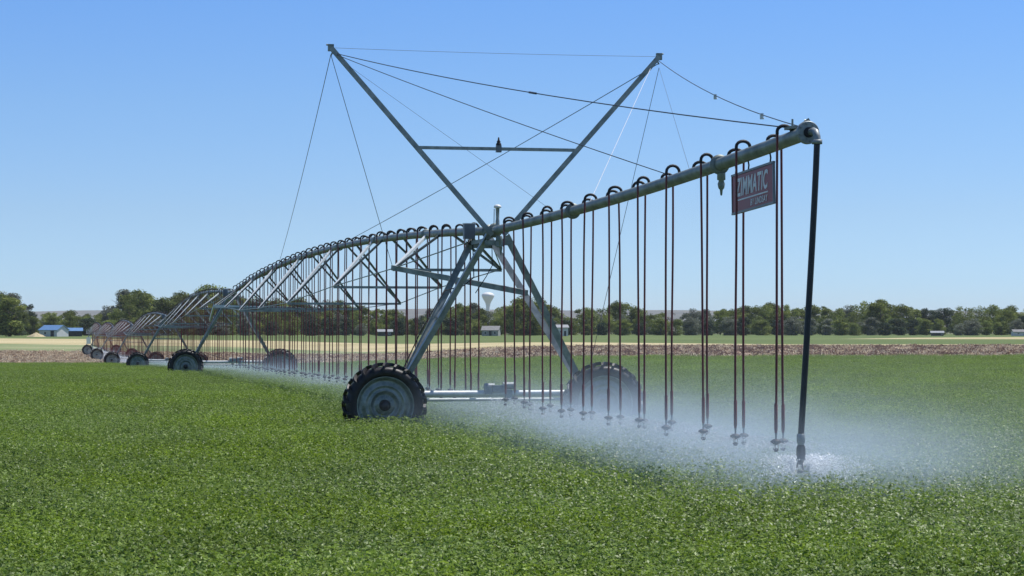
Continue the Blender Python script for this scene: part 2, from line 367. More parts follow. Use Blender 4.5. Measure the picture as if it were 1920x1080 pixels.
# towers ---------------------------------------------------------
def tower(j):
    L0 = -SP * j; g = TG[j]; Z = lambda z: z + g
    tw = MB()                                                        # base beam is the tower's own mesh
    tw.tube([P(L0, -1.72, Z(.91)), P(L0, 1.72, Z(.91))], .06, 14)
    tw.bar(P(L0 + .0, -1.9, Z(.80)), P(L0, -1.7, Z(.80)), .14, .30, UP); tw.bar(P(L0, 1.7, Z(.80)), P(L0, 1.9, Z(.80)), .14, .30, UP)
    T = part(tw, 'tower', M['galvbright'], origin=P(L0, 0, g))
    for sgn in (-1, 1):
        for (lt, lb) in ((-1.0, -.07), (.5, .07)):
            m = MB(); m.angle(P(L0 + lt, .2 * sgn, Z(3.74)), P(L0 + lb, 1.74 * sgn, Z(.98)), .11, .010, PV * sgn); part(m, 'leg', M['galv'], T)
        m = MB(); m.box(P(L0, 1.02 * sgn, Z(2.26)), (.16, .56, .012), (PV, DV, UP)); part(m, 'leg_plate', M['galvdull'], T)
    m = MB(); m.angle(P(L0 - 1.0, -.24, Z(3.62)), P(L0 - 1.0, .24, Z(3.62)), .08, .008); m.angle(P(L0 + .5, -.24, Z(3.62)), P(L0 + .5, .24, Z(3.62)), .08, .008)
    m.angle(P(L0 - 1.05, -.18, Z(3.66)), P(L0 + .55, -.18, Z(3.66)), .06, .008); m.angle(P(L0 - 1.05, .18, Z(3.66)), P(L0 + .55, .18, Z(3.66)), .06, .008)
    part(m, 'saddle', M['galvdull'], T)
    m = MB(); m.tube([P(L0 - .09, -1.75, Z(.80)), P(L0 - .09, 1.75, Z(.80))], .03, 10); part(m, 'drive_shaft', M['galvbright'], T)
    m = MB()                                                         # motor and gearbox in the middle of the beam
    m.box(P(L0 + .02, .12, Z(1.00)), (.26, .2, .12), (PV, DV, UP)); m.tube([P(L0 + .02, .04, Z(1.03)), P(L0 + .02, -.14, Z(1.03))], .065, 12)
    m.tube([P(L0 + .02, .2, Z(1.05)), P(L0 + .02, .42, Z(1.05))], .065, 12); m.box(P(L0 + .02, .3, Z(.88)), (.10, .18, .20), (PV, DV, UP)); m.box(P(L0 + .09, -.08, Z(.97)), (.12, .1, .14), (PV, DV, UP))
    part(m, 'gear_motor', M['coated'], T)
    for sgn in (-1, 1):
        m = MB(); m.box(P(L0 + .02, 1.9 * sgn, Z(.735)), (.24, .2, .26), (PV, DV, UP)); m.tube([P(L0 + .1, 1.98 * sgn, Z(.725)), P(L0 + .24, 1.98 * sgn, Z(.725))], .05, 10); part(m, 'wheel_gearbox', M['hub'], T)
        wheel(P(L0 + .30, 1.98 * sgn, Z(.725)))
    m = MB(); m.box(P(L0 - .9, -.24, Z(3.84)), (.20, .14, .27), (PV, DV, UP)); m.box(P(L0 - .9, -.24, Z(3.982)), (.22, .16, .015), (PV, DV, UP), 1)
    for q in range(4): m.tube([P(L0 - .9, -.30 + .04 * q, Z(3.71)), P(L0 - .9, -.30 + .04 * q, Z(3.66)), P(L0 - .9, -.22 + .02 * q, Z(3.60)), P(L0 - .9, -.12, Z(3.62))], .009, 6, 2)
    part(m, 'control_box', [M['greybox'], M['white'], M['goose']], T)
    m = MB(); m.angle(P(L0, -.98, Z(2.38)), P(L0, .98, Z(2.34)), .05, .006) if j > 1 else None
    if m.v: part(m, 'leg_crossbar', M['galv'], T)
    m = MB()                                                         # flexible joint between the pipes
    zc = pipe_z(L0); m.lathe([(.078, -.30), (.13, -.30), (.13, -.27), (.09, -.26), (.10, -.1), (.10, .1), (.09, .26), (.13, .27), (.13, .30), (.078, .30)], P(L0, 0, zc), DV, 20)
    part(m, 'flex_joint', M['galvdull'], T)
    if j:
        m = MB(); m.tube([P(L0 + .2, -.3, Z(3.6)), P(L0 + .15, -.9, Z(2.5)), P(L0 + .15, -1.5, Z(1.4)), P(L0 + .05, -.2, Z(1.0))], .012, 6); part(m, 'power_cable', M['goose'], T)
    return T
TWS = [tower(j) for j in range(6)]
# tower 1 extras
T1 = TWS[0]
m = MB(); m.lathe([(.001, .46), (.03, .455), (.058, .44), (.066, .42), (.066, .40), (.04, .395)], P(.5, 0, 3.80), UP, 20); part(m, 'antenna_dome', M['white'], T1)
m = MB(); m.lathe([(.04, .395), (.034, .38), (.030, .2), (.036, .16), (.036, .08)], P(.5, 0, 3.80), UP, 16); m.tube([P(.5, -.06, 4.18), P(.5, -.065, 3.9)], .008, 6); part(m, 'antenna_post', M['galv'], T1)
m = MB(); m.lathe([(.001, -.20), (.05, -.20), (.055, -.1), (.06, -.09), (.06, -.03), (.05, 0)], P(.55, .02, 3.70), UP, 12); m.box(P(.55, .02, 3.56), (.14, .1, .09), (PV, DV, UP)); m.tube([P(.55, .05, 3.50), P(.55, .05, 3.36)], [.03, .008], 8); part(m, 'drain_valve', M['galvdull'], T1)
m = MB(); m.bar(P(-4.4, -1.1, 3.27), P(-.1, .66, 2.71), .06, .10, UP); part(m, 'truss_brace', M['galvdull'], T1)
m = MB(); m.tube([P(-.9, -.17, 3.6), P(-.9, -.15, 3.0), P(-.85, -.35, 2.85), P(-.6, -.75, 2.75), P(-.4, -1.2, 2.05), P(-.1, -1.66, 1.2), P(-.05, -1.3, .98)], .011, 6)
m.tube([P(.0, .0, 3.6), P(-.1, .03, 3.2), P(.0, -.1, 3.0), P(0, -.3, 2.7)], .009, 6); part(m, 'power_cable', M['goose'], T1)
TT = TWS[1]; L1 = -SP
m = MB(); m.bar(P(L1, -.95, 2.42), P(-50.2, -1.1, 2.98), .07, .10, UP); m.bar(P(-50.2, -1.1, 2.98), P(-50.2, 1.6, 2.90), .06, .12, UP); part(m, 'truss_brace', M['galvbright'], TT)

# spans ----------------------------------------------------------
NODES = [(-4.4, 3.27, 1.10), (-12.0, 3.10, 1.28), (-19.5, 2.84, 1.52), (-27.3, 2.80, 1.52), (-35.0, 2.84, 1.42), (-42.6, 3.05, 1.28), (-50.2, 3.20, 1.10)]
def span(j):
    L0 = -SP * j; n = 28 if j < 2 else 16
    m = MB(); pts = [P(L0 - .28 - (SP - .56) * i / n, 0, pipe_z(L0 - .28 - (SP - .56) * i / n)) for i in range(n + 1)]
    m.tube(pts, .078, 14 if j < 2 else 8)
    for q in range(1, 8):                                            # flanges of the pipe sections
        L = L0 - SP * q / 8; m.lathe([(.078, -.02), (.112, -.02), (.112, .02), (.078, .02)], P(L, 0, pipe_z(L)), DV, 14)
    SPN = part(m, 'span', M['galvdull'] if j < 2 else M['galv'], origin=P(L0, 0, TG[j]))
    tz = lambda L: TG[j] + (TG[j + 1] - TG[j]) * (-L / SP)
    prev = [None, None]
    for (s, z, w) in NODES:
        for sg in (-1, 1):
            nd = P(L0 + s, w * sg, z + tz(s))
            offs = ((-.5, -2.1) if sg < 0 else (1.9, .3))
            for q in offs:
                L = L0 + s + q; L = min(L0 - .7, max(L0 - SP + .7, L))
                m = MB(); m.angle(nd, P(L, .06 * sg, pipe_z(L) - .02), (.052 if q == -2.1 else .038) if j == 0 else .034 if j == 1 else .028, .006, (0, 0, 1)); part(m, 'truss_strut', M['galvbright'] if q == -2.1 or (j > 0 and q != -.5) else M['shadedsteel'] if q == -.5 else M['galvdull'], SPN)  # left pairs: sun painted into the bright strut, shade into the dark one
            m = MB(); a = prev[0 if sg < 0 else 1] or P(L0 - .9, .16 * sg, 3.68 + tz(0))
            m.tube([a, nd], .012 if j < 2 else .016, 6); part(m, 'tie_rod', M['galv'], SPN); prev[0 if sg < 0 else 1] = nd
        m = MB(); m.angle(P(L0 + s, -w, z + tz(s) + .004), P(L0 + s, w, z + tz(s) + .004), .05, .006); part(m, 'cross_bar', M['galv'], SPN)
    for k in (0, 1):
        m = MB(); m.tube([prev[k], P(L0 - SP + .9, .16 * (-1, 1)[k], 3.68 + tz(-SP))], .012, 6); part(m, 'tie_rod', M['galv'], SPN)
for j in range(6): span(j)
# overhang -------------------------------------------------------
m = MB(); m.tube([P(.28 + (16.45 - .28) * i / 14, 0, pipe_z(.28 + (16.45 - .28) * i / 14)) for i in range(15)], .076, 20)
for L in (6.1, 13.45): m.lathe([(.076, -.03), (.115, -.03), (.115, -.008), (.12, -.008), (.12, .008), (.115, .008), (.115, .03), (.076, .03)], P(L, 0, pipe_z(L)), DV, 24)
OV = part(m, 'overhang_pipe', M['galvdull'], origin=P(8, 0, pipe_z(8)))
zE = pipe_z(16.45)
m = MB(); m.lathe([(.001, .035), (.115, .035), (.122, .028), (.122, -.02), (.076, -.02)], P(16.5, 0, zE), DV, 32, 0, False)
for k in range(8):
    a = 2 * math.pi * k / 8 + .2; q = P(16.53, .095 * math.cos(a), zE + .095 * math.sin(a)); m.tube([q, q + DV * .022], .012, 6)
m.lathe([(.001, .012), (.055, .012), (.055, 0)], P(16.535, .0, zE), DV, 24, 1, False); part(m, 'end_flange', [M['coated'], M['goose']], OV)
m = MB(); m.tube([P(16.52, .02, zE + .0), P(16.60, .03, zE + .01), P(16.66, .034, zE - .01), P(16.69, .036, zE - .06), P(16.69, .036, zE - .13)], .038, 14); m.lathe([(.042, 0), (.055, 0), (.055, -.045), (.042, -.045)], P(16.69, .036, zE - .09), UP, 16)
part(m, 'elbow', M['coated'], OV)
m = MB(); m.box(P(16.1, 0, zE + .085), (.16, .22, .03), (PV, DV, UP)); m.tube([P(16.2, -.06, zE + .10), P(16.2, -.06, zE + .17)], .012, 6); m.tube([P(16.2, .07, zE + .10), P(16.25, .07, zE + .16)], .014, 6); m.bar(P(16.28, .0, zE + .09), P(16.28, .1, zE + .16), .02, .04); part(m, 'cable_clamp', M['galvdull'], OV)
m = MB(); z = pipe_z(13.45); m.lathe([(.001, -.27), (.012, -.26), (.018, -.2), (.035, -.18), (.045, -.13), (.03, -.09), (.05, -.08), (.05, 0)], P(13.45, .02, z - .10), UP, 12); part(m, 'drain_valve', M['galvdull'], OV)

# end drop hose
m = MB(); L = 16.69; zt = zE - .12
pts = [P(L, .036 - .03 * t - .155 * t ** 1.15, zt + (0.945 - zt) * t) for t in [i / 12 for i in range(13)]]
m.tube(pts, .033, 14); EH = part(m, 'end_hose', M['blackhose'], origin=pts[0])
bx = pts[-1]
m = MB(); m.lathe([(.036, .03), (.044, .02), (.044, -.06), (.036, -.07), (.034, -.09)], bx, UP, 14); part(m, 'hose_clamp', M['coated'], EH)
m = MB(); m.lathe([(.03, -.08), (.042, -.10), (.048, -.13), (.048, -.19), (.042, -.21), (.046, -.235), (.055, -.245)], bx, UP, 14); part(m, 'pressure_regulator', M['hub'], EH)
m = MB(); m.tube([bx + Vector((0, 0, -.24)), bx + Vector((-.012, 0, -.29))], [.036, .026], 12)
m.tube([bx + Vector((-.03, 0, -.27)), bx + Vector((-.045, -.01, -.33)), bx + Vector((-.03, -.01, -.37)), bx + Vector((0, -.01, -.375)), bx + Vector((.02, 0, -.34)), bx + Vector((.012, 0, -.27))], .010, 8)
m.lathe([(.001, 0), (.05, .0), (.052, -.012), (.02, -.03), (.001, -.03)], bx + Vector((-.012, 0, -.35)), UP, 16)
part(m, 'spray_head', M['blackhose'], EH)

# masts and cables -----------------------------------------------
tips = [P(.5, -2.96, 6.95), P(.5, 2.96, 6.95)]
foot = [P(.5, -.05, 3.72), P(.5, .05, 3.72)]
for k in (0, 1):
    sg = (-1, 1)[k]; m = MB(); m.angle(foot[k] + PV * .05 * sg, tips[k], .085, .010, DV); m.bar(foot[k] + PV * .05 * sg + DV * .03, tips[k] + DV * .03, .012, .085, UP)
    MA = part(m, 'mast', M['galv'], origin=foot[k])
    m = MB(); m.box(tips[k], (.10, .07, .12), (PV, DV, UP)); m.tube([tips[k] + UP * .05, tips[k] + UP * .05 + PV * (.08 * sg)], .016, 6); m.tube([tips[k] - UP * .08 - PV * .03 * sg, tips[k] - UP * .14 - PV * .0], .014, 6); part(m, 'cable_anchor', M['galvdull'], MA)
m = MB(); zc = 5.24; xb = .05 + (zc - 3.72) * (2.91 / 3.23)
m.bar(P(.5, -xb, zc), P(.5, xb, zc), .05, .055, UP); CB = part(m, 'mast_crossbar', M['galv'], origin=P(.5, 0, zc))
m = MB(); m.box(P(.5, 0.02, zc), (.09, .09, .12), (PV, DV, UP), 1); m.lathe([(.001, .21), (.012, .2), (.02, .15), (.035, .13), (.03, .11), (.048, .09), (.048, .06)], P(.5, 0.02, zc), UP, 12, 0); part(m, 'beacon', [M['goose'], M['signframe']], CB)
def cable(a, b, r=.006, sag=0.0, mt='cable'):
    a = Vector(a); b = Vector(b); n = 12; m = MB()
    m.tube([a.lerp(b, i / n) - UP * (sag * 4 * (i / n) * (1 - i / n)) for i in range(n + 1)], r, 5)
    return part(m, 'stay_cable', M[mt], origin=a)
tl, tr = tips
cA = cable(tl - UP * .10 + PV * .1, P(16.15, -.02, pipe_z(16.1) + .09), .0075, .10)
m = MB(); q = tl.lerp(P(16.15, 0, pipe_z(16.1) + .09), .78); q = q - UP * .16
for (fr, par) in ((.55, cA),):
    a0 = tl - UP * .10 + PV * .1; b0 = P(16.15, -.02, pipe_z(16.1) + .09); q = a0.lerp(b0, fr) - UP * (.10 * 4 * fr * (1 - fr)); dd = (b0 - a0).normalized()
    m.tube([q - dd * .12, q + dd * .12], .016, 6)
part(m, 'turnbuckle', M['cable'], cA)
cable(tl - UP * .12 + PV * .1, P(11.3, 0, pipe_z(11.3) + .09), .0065, .04)
cable(tl - UP * .3 + PV * .3, P(4.8, 0, pipe_z(4.8) + .08), .0028, 0, 'cable')
cable(tl - UP * .12, P(-36, 0, pipe_z(-36) + .08), .0065, .15)
cable(tl - UP * .12, P(-4.4, -1.1, 3.3), .0055, 0)
cable(tr - UP * .12, P(-19.5, 0, pipe_z(-19.5) + .08), .0075, .05)
a0 = tr - UP * .08; b0 = P(16.2, .05, pipe_z(16.1) + .1); cG = cable(a0, b0, .0065, .12)
m = MB()
for fr in (.52, .81):
    q = a0.lerp(b0, fr) - UP * (.12 * 4 * fr * (1 - fr)); m.box(q - UP * .02, (.04, .04, .07)); m.tube([q - UP * .03, q - UP * .05 + PV * .03], .008, 5)
part(m, 'cable_clip', M['galvbright'], cG)
cable(tr - UP * .2 - PV * .15, P(7.2, 0, pipe_z(7.2) + .08), .0048, 0, 'cablebright')
cable(tr - UP * .2, P(0, 1.72, 1.05), .0048, 0)
cable(tr - UP * .2, P(12.2, 0, pipe_z(12.2) + .08), .0026, 0)
cable(tl, tr, .0032, .02)
# pivot point at the far end --------------------------------------
Lp = -SP * 6; gp = TG[6]; m = MB()
for sx_ in (-1, 1):
    for sy_ in (-1, 1): m.angle(P(Lp + sy_ * 1.3, sx_ * 1.3, gp - .6), P(Lp + sy_ * .25, sx_ * .25, gp + 3.6), .1, .01, PV)
for zz, w_ in ((.6, 1.05), (2.0, .68)):
    m.bar(P(Lp - w_, -w_, gp + zz), P(Lp - w_, w_, gp + zz), .06, .06); m.bar(P(Lp + w_, -w_, gp + zz), P(Lp + w_, w_, gp + zz), .06, .06)
m.tube([P(Lp, 0, gp - .5), P(Lp, 0, gp + 3.8)], .11, 12)
PT = part(m, 'pivot_tower', M['galv'], origin=P(Lp, 0, gp))
m = MB(); m.box(P(Lp + 1.1, -.7, gp + 1.5), (.7, .3, 1.1), (PV, DV, UP)); part(m, 'control_panel', M['white'], PT)

# drop hoses -----------------------------------------------------
hs = []                                                             # (L, side)
for k in range(11): hs.append((16.0 - 1.41 * k, -1)); hs.append((15.2 - 1.41 * k, 1))
for j in range(6):
    k = 0
    while True:
        L = -1.25 - 1.41 * k
        if L - .8 < -SP + .5: break
        hs.append((L - SP * j, -1)); hs.append((L - .8 - SP * j, 1)); k += 1
def hose_geo(L, sd, mh, mg, ms, n=8, far=False):
    zp = pipe_z(L); q = P(L, 0, 0); g = ground(q.x, q.y) if L < -40 else 0
    if L < 0:
        j = min(int(-L // SP), 5); g = TG[j] + (TG[j + 1] - TG[j]) * ((-L - SP * j) / SP); g = min(g, ground(q.x, q.y) + .2)
    r = .085 * rnd.uniform(.9, 1.1); zt = zp + .07; k = 8 if not far else 5
    h = .068 * rnd.uniform(.85, 1.2); tl_ = rnd.uniform(-.03, .03)
    pts = [P(L, 0, zt - .01)] + [P(L + tl_ * i / k, sd * r * (1 - math.cos(math.pi * i / k)), zt + h * .1 + h * math.sin(math.pi * i / k)) for i in range(k + 1)] + [P(L + tl_, sd * 2 * r, zt - .03)]
    mg.tube(pts, .019 if not far else .013, n)
    zb = g + .93 + rnd.uniform(-.03, .03); a = Vector(pts[-1]); dx = rnd.uniform(-.03, .03); dy = rnd.uniform(-.05, .05); b = Vector((a.x + dx, a.y + dy, zb))
    w1, w2 = rnd.uniform(-.007, .007), rnd.uniform(-.006, .006); nn = 8 if not far else 3
    hp = [a.lerp(b, i / nn) + Vector((w1 * math.sin(math.pi * i / nn) + w2 * math.sin(2 * math.pi * i / nn), 0, 0)) for i in range(nn + 1)]
    mh.tube(hp, .0135 if not far else .0125, n)
    if not far: mh.tube([b + Vector((0, 0, .32)), b + Vector((0, 0, .30)), b + Vector((0, 0, .04)), b], [.0135, .019, .019, .014], n)
    c = b
    if far: ms.tube([c - UP * .0, c - UP * .16], .012, 4, 0, False); ms.lathe([(.001, 0), (.05, 0), (.001, -.06)], c - UP * .12, UP, 6)
    else:
        ms.tube([c, c - UP * .03, c - UP * .08], [.014, .010, .010], 8, 1)
        ms.lathe([(.001, -.065), (.028, -.066), (.058, -.085), (.060, -.098), (.02, -.125), (.008, -.13)], c, UP, 12, 0)
        for t_ in range(3):
            an = t_ * 2.1; v = (PV * math.cos(an) + DV * math.sin(an)) * .024; ms.tube([c - UP * .11 + v, c - UP * .16 + v], .003, 4, 0)
        ms.lathe([(.001, -.16), (.030, -.165), (.032, -.175), (.018, -.20), (.001, -.20)], c, UP, 10, 0)
    return b
NOZ = []
fm, fg, fs_ = MB(), MB(), MB()
hs.sort(key=lambda t: -t[0])
HL = None
for i, (L, sd) in enumerate(hs):
    if i < 99:
        a, b, c = MB(), MB(), MB(); bp = hose_geo(L, sd, a, b, c)
        o = part(a, 'drop_hose', M['hose'], origin=P(L, sd * .17, pipe_z(L)))
        part(b, 'gooseneck', M['goose'], o); part(c, 'sprinkler', [M['goose'], M['greybox']], o)
    else: bp = hose_geo(L, sd, fm, fg, fs_, 5, True)
    NOZ.append((bp, L))
nh = len(fm.f); fm.add(fg.v, fg.f, 1, True); fm.add(fs_.v, fs_.f, 1, False)
o = part(fm, 'drop_hoses', [M['farhose'], M['goose']]); o['kind'] = 'stuff'; o['label'] = 'dense row of maroon drop hoses on the far spans'
for o in bpy.data.objects:
    if '_o' in o: del o['_o']

# ------------------------------------------------------------------ hanging sign
La, Lb = 13.95, 15.42; Lm = (La + Lb) / 2; zs = 3.645; hS = .445; wS = Lb - La
slope = (pipe_z(Lb) - pipe_z(La)) / (Lb - La)
SX = (DV + UP * slope).normalized(); SZ = PV.cross(SX) * -1; SZ = SZ if SZ.z > 0 else -SZ
sc0 = P(Lm, .0, zs)
sign = empty('hanging_sign', sc0); tag(sign, 'dark red sign with white lettering hanging under the overhang pipe', 'sign')
def spart(m, name, mt):
    m.v = [tuple(Vector(v) - sc0) for v in m.v]; o = m.build(name, mt, sign); return o
m = MB(); m.box(sc0, (wS - .03, .012, hS - .03), (SX, PV, SZ)); board = spart(m, 'board', M['signred'])
m = MB()
for s_ in (-1, 1):
    m.box(sc0 + SZ * (s_ * hS / 2), (wS + .02, .03, .025), (SX, PV, SZ)); m.box(sc0 + SX * (s_ * (wS / 2 - .002)), (.022, .026, hS - .03), (SX, PV, SZ))
spart(m, 'frame', M['signframe'])
for q in (-.42, .42):
    m = MB(); a = sc0 + SX * (q * wS) + SZ * (hS / 2 + .01); b = a + UP * .22; m.tube([a, a + SX * .02 + UP * .05, a - SX * .01 + UP * .11, b], .010, 6); spart(m, 'hanger', M['goose'])
m = MB(); a = sc0 + SX * (-.1 * wS) + SZ * (hS / 2 + .01); m.tube([a, a + SX * .02 + UP * .05, a - SX * .01 + UP * .11, a + UP * .2], .010, 6); spart(m, 'hanger', M['goose'])
def text_mesh(txt, w, h, shear, bold):
    cu = bpy.data.curves.new('t', 'FONT'); cu.body = txt; cu.size = 1; cu.offset = bold; cu.extrude = .01; cu.shear = shear; cu.space_character = 1.08
    to = bpy.data.objects.new('t', cu); C.objects.link(to); bpy.context.view_layer.update()
    dg = bpy.context.evaluated_depsgraph_get(); me = bpy.data.meshes.new_from_object(to.evaluated_get(dg))
    bpy.data.objects.remove(to)
    a = np.array([v.co[:] for v in me.vertices]); mn = a.min(0); mx_ = a.max(0)
    a = (a - mn) / (mx_ - mn); return [(x * w, y * h) if False else (x * w, y * h, z) for x, y, z in a], [tuple(p.vertices) for p in me.polygons]
for face in (-1, 1):
    X = SX * (-face)          # reads left to right from the side it faces; left face (-PV) reads toward +L
    nrm = PV * face
    def place(txt, x0, z0, w, h, shear, bold):
        vs, fs = text_mesh(txt, w, h, shear, bold)
        m = MB(); m.add([sc0 + X * (x0 + x) + SZ * (z0 + y) + nrm * (.007 + .003 * z) for x, y, z in vs], fs); spart(m, 'lettering', M['signwhite'])
    place('ZIMMATIC', -.58, -.045, 1.14, .215, .22, .022)
    place('BY LINDSAY', -.06, -.185, .60, .075, .2, .01)
    m = MB(); m.box(sc0 + SZ * (-.082) + nrm * .008 + X * (-.02), (1.14, .003, .016), (SX, PV, SZ)); spart(m, 'underline', M['signwhite'])

# ------------------------------------------------------------------ trees
def set_tint(me, vals):
    at = me.attributes.new('tint', 'FLOAT', 'FACE'); at.data.foreach_set('value', vals)
def quads_mesh(name, ctr, nrm, size, tint, m, rs, aspect=1.0):
    n = len(ctr); r = rs.normal(size=(n, 3)); t = np.cross(nrm, r); t /= np.linalg.norm(t, axis=1)[:, None] + 1e-9
    b = np.cross(nrm, t); b /= np.linalg.norm(b, axis=1)[:, None] + 1e-9
    s = size[:, None]
    v = np.stack([ctr - t * s * aspect, ctr + b * s * .55, ctr + t * s * aspect, ctr - b * s * .55], 1).reshape(-1, 3)
    me = bpy.data.meshes.new(name); me.vertices.add(4 * n); me.vertices.foreach_set('co', v.ravel())
    me.loops.add(4 * n); me.loops.foreach_set('vertex_index', np.arange(4 * n)); me.polygons.add(n)
    me.polygons.foreach_set('loop_start', np.arange(n) * 4); me.materials.append(m); me.update(calc_edges=True); me.validate()
    set_tint(me, tint.astype(np.float32)); return me
def make_tree(seed, H=12., Wd=6., base=.07, leaf='leafA', n=6000, clumps=40, loose=1.0, lsize=.27):
    rs = np.random.RandomState(seed); r = random.Random(seed)
    mb = MB(); tips = []
    lean = r.uniform(-.3, .3)
    trunk = [Vector((lean * t * t, 0.2 * lean * t, H * .72 * t)) for t in (0, .25, .5, .75, 1)]
    mb.tube(trunk, [.36, .28, .2, .12, .05], 7)
    for k in range(9):
        t = r.uniform(.2, .8); a = r.uniform(0, 6.28); p0 = Vector((lean * t * t, 0, H * .72 * t)); l = Wd * r.uniform(.5, .85) * (1.1 - t * .5)
        e = p0 + Vector((math.cos(a) * l, math.sin(a) * l, l * r.uniform(.4, 1.1))); md = p0.lerp(e, .5) + Vector((0, 0, .3))
        mb.tube([p0, md, e], [.12, .07, .02], 5); tips.append(e)
    cs = []; rad = []
    for k in range(clumps):
        ph = rs.uniform(0, 6.283); cz = rs.uniform(base, .93)
        wprof = Wd * (max(.05, math.sin(math.pi * min(1, (cz * .86 + .10)))) ** .6) * (.75 + .35 * math.sin(3 * ph + seed) * loose * .5)
        rr = wprof * math.sqrt(rs.uniform(.1, 1)) * .84
        cs.append((math.cos(ph) * rr + lean * cz, math.sin(ph) * rr, H * cz)); rad.append(rs.uniform(.6, 1.3) * Wd * .30)
    cs = np.array(cs); rad = np.array(rad)
    idx = rs.choice(clumps, n, p=rad ** 2 / np.sum(rad ** 2)); d = rs.normal(size=(n, 3)); d /= np.linalg.norm(d, axis=1)[:, None]
    q = rs.uniform(.45, 1.08, n)[:, None]
    ctr = cs[idx] + d * rad[idx][:, None] * q * np.array([1, 1, .8]); ctr[:, 2] = np.maximum(ctr[:, 2], .15)
    nr = d + rs.normal(size=(n, 3)) * .7; nr /= np.linalg.norm(nr, axis=1)[:, None]
    ct = rs.uniform(0, 1, clumps)
    me = quads_mesh('crown', ctr, nr, rs.uniform(.6, 1.3, n) * lsize, np.clip(.62 * ct[idx] ** 1.3 + rs.uniform(0, .38, n), 0, 1), M[leaf], rs)
    tm = mb.build('trunk', M['bark']); tme = tm.data; bpy.data.objects.remove(tm)
    return tme, me
KIND = {
 'green': [make_tree(11), make_tree(12, Wd=5.6), make_tree(13, Wd=4.6, clumps=40), make_tree(14, H=12, Wd=6.2, base=.08)],
 'yellow': [make_tree(21, leaf='leafB', Wd=5.2), make_tree(22, leaf='leafB', Wd=5.8, base=.06)],
 'grey': [make_tree(31, leaf='leafC', Wd=4.8, clumps=26, loose=1.6), make_tree(32, leaf='leafC', Wd=5.5, base=.05)],
 'dark': [make_tree(41, leaf='leafD', Wd=4.4, base=.03, clumps=44), make_tree(42, leaf='leafD', Wd=5.2, base=.03)],
 'bare': [make_tree(51, leaf='leafE', Wd=4.4, clumps=24, n=1500, lsize=.16, loose=1.4)],
 'loose': [make_tree(61, H=12, Wd=5.2, clumps=36, n=4600, loose=1.6, lsize=.25)],
}
LBL = {'green': ('leafy green tree in the belt along the far edge of the fields', 'green belt trees'),
       'yellow': ('bright yellow-green tree in the belt beyond the fields', 'yellow-green belt trees'),
       'grey': ('grey-olive tree in the belt beyond the fields', 'grey-olive belt trees'),
       'dark': ('low dark green tree at the foot of the far tree belt', 'dark belt trees'),
       'bare': ('sparse brownish twiggy tree in the far tree belt', 'twiggy belt trees'),
       'loose': ('tall loose-crowned tree in the far belt', 'loose belt trees')}
def tree(px, D, ytop, kind, label=None, wmul=1.0, zoff=0, name='belt_tree'):
    x = (px - 960) / 4107 * D; g = ground(x, D); H = (617 - ytop) / 4107 * D + CAMH - g
    tm, cm = rnd.choice(KIND[kind]); s = H / 12.4
    e = empty(name, (x, D, g - .1), rnd.uniform(0, 6.28)); sw = s * wmul * rnd.uniform(.95, 1.3)
    e.scale = (sw, sw, s)
    for nm, me in (('trunk', tm), ('crown', cm)):
        o = bpy.data.objects.new(nm, me); C.objects.link(o); o.parent = e
    if label: tag(e, label, 'tree')
    else: tag(e, LBL[kind][0], 'tree', LBL[kind][1])
    return e
SIL = [(-40, 540), (0, 545), (20, 545), (40, 553), (52, 572), (66, 588), (100, 583), (130, 582), (150, 585), (190, 584), (212, 568), (225, 543), (245, 541), (266, 541), (284, 562), (300, 553), (330, 541), (360, 534), (395, 531), (425, 541), (450, 552), (500, 556), (560, 560), (640, 562), (690, 570), (715, 579), (735, 569), (755, 582), (790, 584), (812, 578), (830, 566), (860, 564), (895, 563), (912, 574), (925, 578), (940, 568), (958, 560), (978, 556), (1002, 554), (1034, 566), (1048, 588), (1068, 588), (1085, 580), (1100, 569), (1130, 563), (1160, 563), (1190, 571), (1208, 584), (1245, 583), (1290, 578), (1340, 577), (1380, 569), (1420, 564), (1460, 563), (1500, 570), (1540, 569), (1580, 569), (1605, 565), (1640, 556), (1668, 560), (1700, 571), (1722, 567), (1746, 573), (1770, 572), (1800, 567), (1840, 565), (1880, 566), (1912, 574), (1960, 570), (2010, 565)]
def sil(px): return interp(SIL, px)
def pick(px):
    r = rnd.random()
    if rnd.random() < .16: return 'loose'
    if 1230 < px < 1350: return 'grey' if r < .45 else 'bare' if r < .75 else 'green'
    if 1150 < px < 1230: return 'grey' if r < .5 else 'green'
    if px > 1700: return 'green' if r < .5 else 'yellow' if r < .8 else 'dark'
    if 1440 < px < 1620: return 'green' if r < .45 else 'yellow' if r < .65 else 'grey' if r < .85 else 'dark'
    if 290 < px < 460: return 'yellow' if r < .5 else 'green'
    return 'green' if r < .55 else 'yellow' if r < .72 else 'grey' if r < .88 else 'dark'
